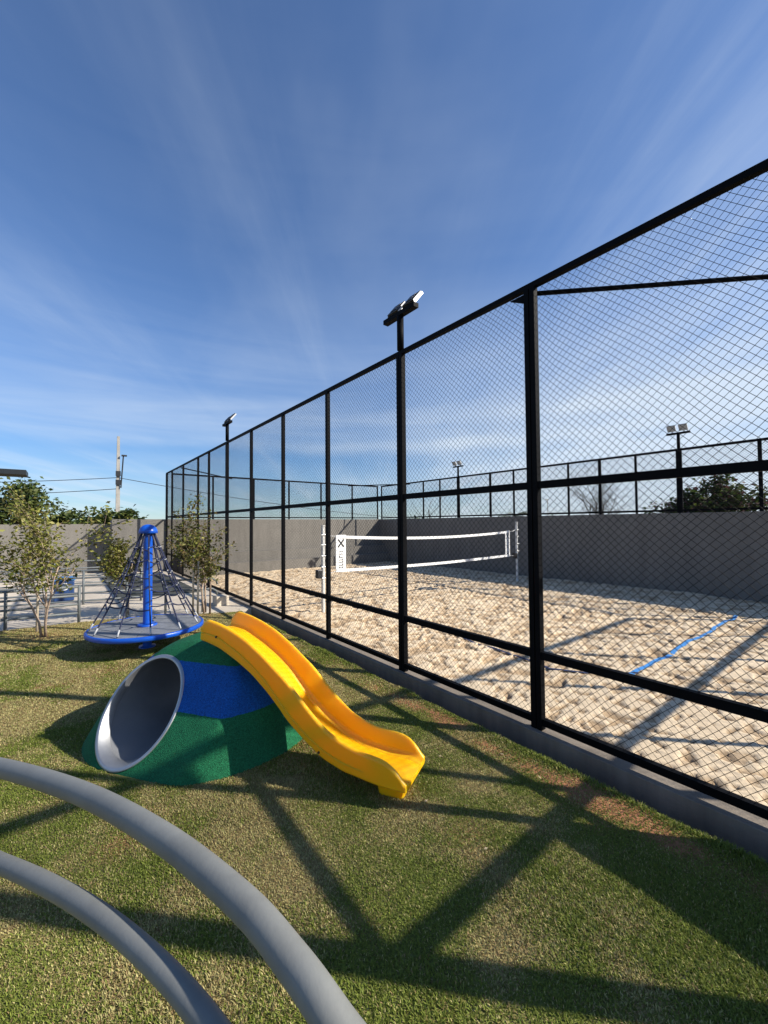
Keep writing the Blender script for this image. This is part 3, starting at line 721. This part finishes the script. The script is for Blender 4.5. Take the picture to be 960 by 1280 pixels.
for q in range(24):
    a0, a1 = 2*math.pi*q/24, 2*math.pi*(q+1)/24
    ring.add([(.01+r_*math.cos(a), 11.444, .46+r_*math.sin(a)) for r_, a in ((.06,a0),(.085,a0),(.085,a1),(.06,a1))], [(0,1,2,3)])
ring.build('ring_mark', MAT['white'], bb)

# ------------------------------------------------------------------ trees
def leaves(centres, n, size, spread, pal, rng, flat=0.55, elong=1.9):
    """n leaves (folded quads) scattered about the given centres"""
    C = np.asarray(centres)[rng.integers(0, len(centres), n)] + rng.normal(0, 1, (n, 3))*spread
    d1 = rng.normal(0, 1, (n, 3)); d1[:, 2] *= flat; d1[:, 2] -= .25; d1 /= np.linalg.norm(d1, axis=1, keepdims=True)
    d2 = np.cross(d1, rng.normal(0, 1, (n, 3)) + [0, 0, 1.2]); d2 /= np.linalg.norm(d2, axis=1, keepdims=True)
    nn = np.cross(d1, d2)
    sz = size*(0.6+0.8*rng.random(n))[:, None]; wd = sz/elong
    a = C; b = C + d1*sz*.45 + d2*wd*.5 - nn*wd*.12; c = C + d1*sz; e = C + d1*sz*.45 - d2*wd*.5 - nn*wd*.12
    V = np.stack([a, b, c, e], 1).reshape(-1, 3)
    k = np.arange(n)*4; F = np.concatenate([np.stack([k, k+1, k+2], 1), np.stack([k, k+2, k+3], 1)])
    pal = np.asarray(pal); pc = pal[rng.integers(0, len(pal), n)]*(0.7+.6*rng.random((n, 1)))
    return V, F, np.repeat(pc, 4, 0)
def branchy(base, height, nlimb, spread, rng, trunk_r, fork=0.35, lev=2, stems=1, up=.75):
    """returns MB with wood and list of twig points"""
    mb = MB(); tips = []
    def grow(p, d, ln, r, depth):
        pts = [Vector(p)]; dd = Vector(d).normalized(); k = 5
        for i in range(k):
            dd = (dd + Vector((rng.normal(0, .13), rng.normal(0, .13), rng.normal(.04, .07)))).normalized()
            pts.append(pts[-1] + dd*ln/k)
            if depth > 0: tips.append(tuple(pts[-1]))
        mb.tube(pts, [r*(1-.6*i/k) for i in range(k+1)], 6 if depth < 2 else 4)
        if depth < lev:
            for q in range(nlimb):
                j = rng.integers(2, k+1); a = rng.uniform(0, 2*math.pi)
                side = Vector((math.cos(a), math.sin(a), 0))
                nd = (dd*up + side*spread + Vector((0, 0, .15))).normalized()
                grow(pts[j], nd, ln*rng.uniform(.45, .72), r*.5*(1-.3*j/k), depth+1)
        else: tips.append(tuple(pts[-1]))
    for s_ in range(stems):
        a = 2*math.pi*s_/max(1, stems) + 1.0
        d0 = Vector((math.cos(a)*.16, math.sin(a)*.16, 1)) if stems > 1 else Vector((rng.normal(0, .05), rng.normal(0, .05), 1))
        grow(Vector(base) + Vector((math.cos(a)*.03, math.sin(a)*.03, 0))*(stems > 1), d0, height*fork, trunk_r, 0)
    return mb, tips
olive = [(.16,.17,.03),(.22,.22,.05),(.10,.12,.02),(.27,.25,.08),(.12,.10,.03)]
brown = [(.12,.085,.03),(.16,.12,.045),(.085,.075,.02),(.075,.095,.02)]
fresh = [(.09,.13,.02),(.14,.18,.03),(.06,.09,.015)]
dark = [(.035,.06,.012),(.055,.085,.018),(.025,.042,.01),(.08,.105,.025)]
tg = 'staked young trees at the lawn edge'
def young_tree(base, h, seed, label, pal, n, stems, lsize, clusters):
    rng = np.random.default_rng(seed)
    r = empty('young_tree', base, label, 'tree', tg)
    mb, tips = branchy(base, h, 5, .62, rng, .020, fork=.52, lev=2, stems=stems, up=.9)
    tips = [t for t in tips if t[2] > base[2]+h*.30]
    mb.build('trunk', MAT['palebark'], r, True)
    V, F, C = leaves(tips, n, lsize, .06, pal, rng)
    np_mesh('crown', V, F, MAT['leaf'], C, r)
    return r
def stake(x, y, h, m, label):
    tag(MB().tube([(x, y, G-.02), (x+.01, y, h)], .018, 7).build('tree_stake', MAT[m], smooth=True), label, 'stake', 'tree stakes')
young_tree((-0.220, 7.898, G), 2.15, 5, 'sparse young olive green tree with three slim stems, left of the carousel', olive, 3100, 3, .062, 0)
young_tree((0.953, 8.963, G-.05), 2.05, 17, 'thin young tree growing behind the carousel pole', olive, 2200, 1, .062, 0)
young_tree((2.076, 8.073, G), 2.1, 29, 'brownish young tree against the fence, right of the carousel', brown+olive, 3300, 2, .062, 0)
stake(-0.319, 8.328, 1.25, 'stake', 'pale stake behind the left young tree')
stake(1.835, 7.933, 1.35, 'stake', 'pale left stake of the tree against the fence')
stake(1.903, 7.877, 1.15, 'stake', 'shorter pale stake beside the tree against the fence')
stake(2.155, 8.028, 1.2, 'bark', 'dark stake at the tree against the fence')

def far_tree(base, h, w_, seed, label, pal, n, lsize, name='tree', group='trees beyond the walls', crown_lo=.25, bark='bark'):
    rng = np.random.default_rng(seed); r = empty(name, base, label, 'tree', group)
    cl = []
    for k in range(70):
        v = rng.normal(0, 1, 3); v /= np.linalg.norm(v); q = rng.random()**.45
        zc_ = crown_lo+(1-crown_lo)*(.5+.5*v[2]*q)
        cl.append((base[0]+v[0]*q*w_/2*(1.15-.5*zc_*.9), base[1]+v[1]*q*w_/2, base[2]+h*zc_))
    mb = MB(); b0 = Vector(base)
    mb.tube([b0, b0+Vector((0,0,h*.3)), b0+Vector((w_*.03,0,h*.6))], [w_*.035, w_*.028, w_*.015], 8)
    for k in range(14):
        c = Vector(cl[k]); st_ = b0+Vector((0,0,h*rng.uniform(.2,.5)))
        mb.tube([st_, st_.lerp(c, .5)+Vector((0,0,h*.03)), c], [w_*.014, w_*.009, w_*.004], 5)
    mb.build('trunk', MAT[bark], r, True)
    V, F, C = leaves(cl, n, lsize, w_*.055, pal, rng, elong=1.6); np_mesh('crown', V, F, MAT['leaf'], C, r)
    return r
GZ = -.3
def atpx(x, y, dep):
    v = FV + RV*((x-480)/508) - UV*((y-640)/508); return CAMLOC + v*dep
def xy(x, dep): p = atpx(x, 650, dep); return (p.x, p.y, GZ)
def hgt(y, dep): return atpx(480, y, dep).z - GZ - (atpx(480, 654, dep).z-1.8)*0
far_tree(xy(902, 34), 5.7, 6.2, 3, 'dark green spreading tree with pinkish flowers beyond the shaded wall', dark+[(.10,.05,.05)], 5200, .34)
far_tree(xy(848, 36), 3.9, 5.2, 4, 'lower pinkish brown shrubby tree left of the dark green one', dark+[(.16,.09,.09),(.12,.08,.08)], 2600, .30)
far_tree(xy(522, 44), 2.6, 5.0, 6, 'small dark bush showing over the far corner wall', dark, 1600, .3)
far_tree(xy(690, 44), 2.7, 3.4, 8, 'small round dark bush beside the bare tree', dark, 1400, .3)
for x_, d_, h_, w_, sd, lb in ((20, 26, 4.9, 5.5, 12, 'tall dense dark green tree under the roof edge at far left'), (84, 27, 3.1, 2.8, 13, 'broad dark shrub above the boundary wall behind the left young tree'),
       (122, 27, 3.3, 3.2, 14, 'round green shrub above the wall left of the utility pole'), (160, 27, 3.15, 2.2, 15, 'green shrub above the wall right of the utility pole')):
    far_tree(xy(x_, d_), h_, w_, sd, lb, [(.045,.075,.018),(.075,.105,.025),(.03,.05,.012),(.11,.13,.04)], 4200 if w_ > 4 else (1500 if x_ == 84 else 2200), .26)
# bare trees
def bare_tree(base, h, seed, label, spread, nl):
    rng = np.random.default_rng(seed); r = empty('bare_tree', base, label, 'tree', 'leafless trees beyond the wall')
    mb, tips = branchy(base, h, nl, spread, rng, h*.011, fork=.40, lev=4 if spread > .7 else 3, stems=3 if spread > .7 else 1, up=.75)
    mb.build('trunk', MAT['greybark'], r)
    return r
bare_tree(xy(742, 30), 8.6, 42, 'bare spreading tree behind the far side fence', .85, 5)
bare_tree(xy(537, 40), 8.5, 43, 'thin bare tree behind the far corner of the court', .5, 3)
# palm
pr = empty('palm_tree', xy(640, 42), 'palm top showing over the far side wall', 'palm')
b0 = Vector(xy(640, 42)); MB().tube([b0, b0+Vector((.1,0,2.4))], [.25,.2], 8).build('trunk', MAT['bark'], pr, True)
rng = np.random.default_rng(9); top = b0+Vector((.1,0,2.5))
for k in range(26):
    a = rng.uniform(0, 2*math.pi); lift = rng.uniform(.1, 1.3); ln = rng.uniform(1.5, 2.1); d0 = Vector((math.cos(a), math.sin(a), 0))
    mid = [top + d0*ln*t + Vector((0,0,lift*t*1.6 - 1.5*t*t)) for t in np.linspace(0, 1, 8)]
    mb = MB(); s_ = Vector((-d0.y, d0.x, 0))
    for q in range(7):
        for sg in (-1, 1):
            for e_ in range(2):
                p = mid[q].lerp(mid[q+1], e_*.5); tip = p + s_*sg*.38*(1-q/9) + d0*.28 - Vector((0,0,.16)); p2 = p + d0*.09
                mb.add([p, p2, tip], [(0,1,2)])
    mb.tube(mid, .015, 4)
    V = np.array(mb.v); o = mb.build('frond', MAT['bark'], pr)
    o.data.materials.clear(); o.data.materials.append(mat('palm_leaf', (.06,.075,.022), .6, .3) if k == 0 else bpy.data.materials['palm_leaf'])

# ------------------------------------------------------------------ utility pole, wires, roof edge
up = xy(147, 36); r = empty('utility_pole', up, 'tall pale concrete utility pole with wires beyond the left wall', 'utility pole')
zt_ = atpx(147, 545, 36).z
MB().add([(up[0]-.19,up[1]-.14,GZ),(up[0]+.19,up[1]-.14,GZ),(up[0]+.19,up[1]+.14,GZ),(up[0]-.19,up[1]+.14,GZ),(up[0]-.1,up[1]-.09,zt_),(up[0]+.1,up[1]-.09,zt_),(up[0]+.1,up[1]+.09,zt_),(up[0]-.1,up[1]+.09,zt_)],
   [(0,3,2,1),(4,5,6,7),(0,1,5,4),(1,2,6,5),(2,3,7,6),(3,0,4,7)]).build('shaft', MAT['polec'], r)
za = atpx(150, 570, 36).z; zb = atpx(150, 600, 36).z
MB().tube([(up[0]+.2, up[1]-.2, zb-.7), (up[0]+.36, up[1]-.25, za)], .06, 6).build('lamp_arm', MAT['lamp'], r)
MB().box((up[0]+.22, up[1]-.40, za), (up[0]+.62, up[1]-.12, za+.12)).build('arm_head', MAT['lamp'], r)
for k, yy in enumerate((592, 603)): 
    z = atpx(147, yy, 36).z; MB().box((up[0]-.2, up[1]-.26, z-.22), (up[0]+.18, up[1]-.165, z+.22)).build('insulator', MAT['lamp'], r)
wz = atpx(147, 597, 36)
def wire(p0, p1, sag, label):
    p0, p1 = Vector(p0), Vector(p1)
    tag(MB().tube([p0.lerp(p1, k/20)-Vector((0,0,4*sag*(k/20)*(1-k/20))) for k in range(21)], .028, 5).build('overhead_wire', MAT['lamp']), label, 'wire', 'overhead wires')
wire(wz, atpx(-160, 604, 30), .15, 'dark overhead wire running left from the utility pole')
wire(wz, atpx(560, 650, 70), .8, 'dark overhead wire running right from the utility pole behind the fence')
wire(atpx(147, 611, 36), atpx(-160, 622, 30), .15, 'thin lower wire running left from the utility pole')
pav = empty('pavilion', (-9.5, 13, .06), 'dark flat pavilion roof edge entering at far left', 'pavilion')
rc = atpx(33, 591, 15.5)
MB().box((rc.x-8, rc.y-.2, rc.z-.09), (rc.x, rc.y+1.0, rc.z+.09)).build('roof', MAT['eave'], pav)
for dx_ in (-7.5, -4.2): MB().box((rc.x+dx_, rc.y+.2, .05), (rc.x+dx_+.2, rc.y+.4, rc.z-.092)).build('column', MAT['eave'], pav)

# thin street lamp poles far off
for px_, y0, dep, lb in ((685, 625, 60, 'thin pale far street lamp pole over the shaded wall'),):
    b0 = xy(px_, dep); zt2 = atpx(px_, y0, dep).z
    r = empty('street_lamp', b0, lb, 'street lamp'); MB().tube([b0, (b0[0], b0[1], zt2)], [.09, .05], 7).build('pole', MAT['polec'], r)
    MB().box((b0[0]-.5, b0[1]-.1, zt2), (b0[0]+.1, b0[1]+.1, zt2+.14)).build('head', MAT['polec'], r)

# ------------------------------------------------------------------ grass blades
def in_view(x, y, z, mg=60):
    P = np.stack([x, y, z], -1) - np.array(CAMLOC); dd = P @ np.array(FV)
    u = 480 + 508*(P @ np.array(RV))/np.maximum(dd, .05); v = 640 - 508*(P @ np.array(UV))/np.maximum(dd, .05)
    return (dd > .25) & (u > -mg-140) & (u < 960+mg) & (v < 1280+mg*2)
def scatter(n, x0, x1, y0, y1):
    x = RNG.uniform(x0, x1, n); y = RNG.uniform(y0, y1, n); d2 = np.hypot(x, y)
    keep = RNG.random(n) < np.clip((2.6/np.maximum(d2, 2.0))**1.35, .12, 1)
    return x[keep], y[keep]
gx, gy = scatter(2900000, -2.6, 2.90, .2, 9.3)
gz = lawn_z(gx, gy)
ok = in_view(gx, gy, gz) & (gy < lawn_edge(gx)-.01+.05*RNG.random(len(gx)))
ok &= (np.hypot(gx-MC[0], gy-MC[1]) > MR*.955) & (np.hypot(gx-CC.x, gy-CC.y) > .17)
s_ = soilness(gx, gy); ok &= RNG.random(len(gx)) > s_*.74
ok &= gx < 2.775 + .05*(fbm(gx, gy, 5.0, 59, 2)-.5)*2
gx, gy, gz = gx[ok], gy[ok], gz[ok]; n = len(gx)
dist = np.hypot(gx, gy)
dr = dryness(gx, gy); tall = np.clip((fbm(gx, gy, 2.2, 51, 3)-.42)*3, 0, 1)
kedge = np.exp(-((gx-2.73)/.07)**2)*np.clip(fbm(gx, gy, 3.0, 57, 2)*3-.8, 0, 1)
ln = (.008 + .008*RNG.random(n) + .006*tall + .034*kedge*RNG.random(n))*np.clip(.9+.03*dist, 1, 1.2)
wd = (.0019+.0010*RNG.random(n))*np.clip(dist/2.6, 1, 2.6)
az = RNG.uniform(0, 2*np.pi, n); lean = RNG.uniform(.25, 1.25, n)
dirx, diry = np.cos(az), np.sin(az)
base = np.stack([gx, gy, gz-.003], -1)
side = np.stack([-diry, dirx, np.zeros(n)], -1)*wd[:, None]
mid = base + np.stack([dirx*ln*.45*np.sin(lean*.7), diry*ln*.45*np.sin(lean*.7), ln*.55*np.cos(lean*.7)], -1)
tip = base + np.stack([dirx*ln*np.sin(lean), diry*ln*np.sin(lean), ln*np.cos(lean*.9)], -1)
V = np.stack([base-side, base+side, mid+side*.75, mid-side*.75, tip], 1).reshape(-1, 3)
k = np.arange(n)*5
F = np.concatenate([np.stack([k, k+1, k+2], 1), np.stack([k, k+2, k+3], 1), np.stack([k+3, k+2, k+4], 1)])
straw = RNG.random(n) < np.clip((dr-.375)*3.6, .10, .94)*(1-.85*kedge)
gcol = np.array([.165, .21, .036])*(0.72+.56*RNG.random((n, 1))) + np.array([.03, .02, 0])*RNG.random((n, 1))
scol = np.where(RNG.random((n, 1)) < .35, np.array([.30, .215, .10]), np.array([.45, .40, .17]))*(0.7+.55*RNG.random((n, 1)))
cc = np.where(straw[:, None], scol, gcol); cc = np.repeat(cc, 5, 0)
g_ = np_mesh('grass', V, F, MAT['grass'], cc); tag(g_, kind='stuff')
print('blades', n)
# a few dry leaves lying on the grass
lr = np.random.default_rng(77); mb = MB()
for k in range(46):
    x, y = lr.uniform(-.8, 2.5), lr.uniform(1.0, 7.5)
    if math.hypot(x-MC[0], y-MC[1]) < MR*1.1: continue
    z = float(lawn_z(np.array([x]), np.array([y]))[0]) + .016; a = lr.uniform(0, 6.28); s0 = lr.uniform(.009, .018); t = lr.normal(0, .3, 2)
    d1 = Vector((math.cos(a), math.sin(a), t[0])); d2 = Vector((-math.sin(a), math.cos(a), t[1]))
    c = Vector((x, y, z)); mb.add([c-d1*s0, c+d2*s0*.5, c+d1*s0, c-d2*s0*.5], [(0,1,2,3)])
tag(mb.build('fallen_leaves', mat('dry_leaf', (.42, .33, .19), .8, .3, 30)), kind='stuff')
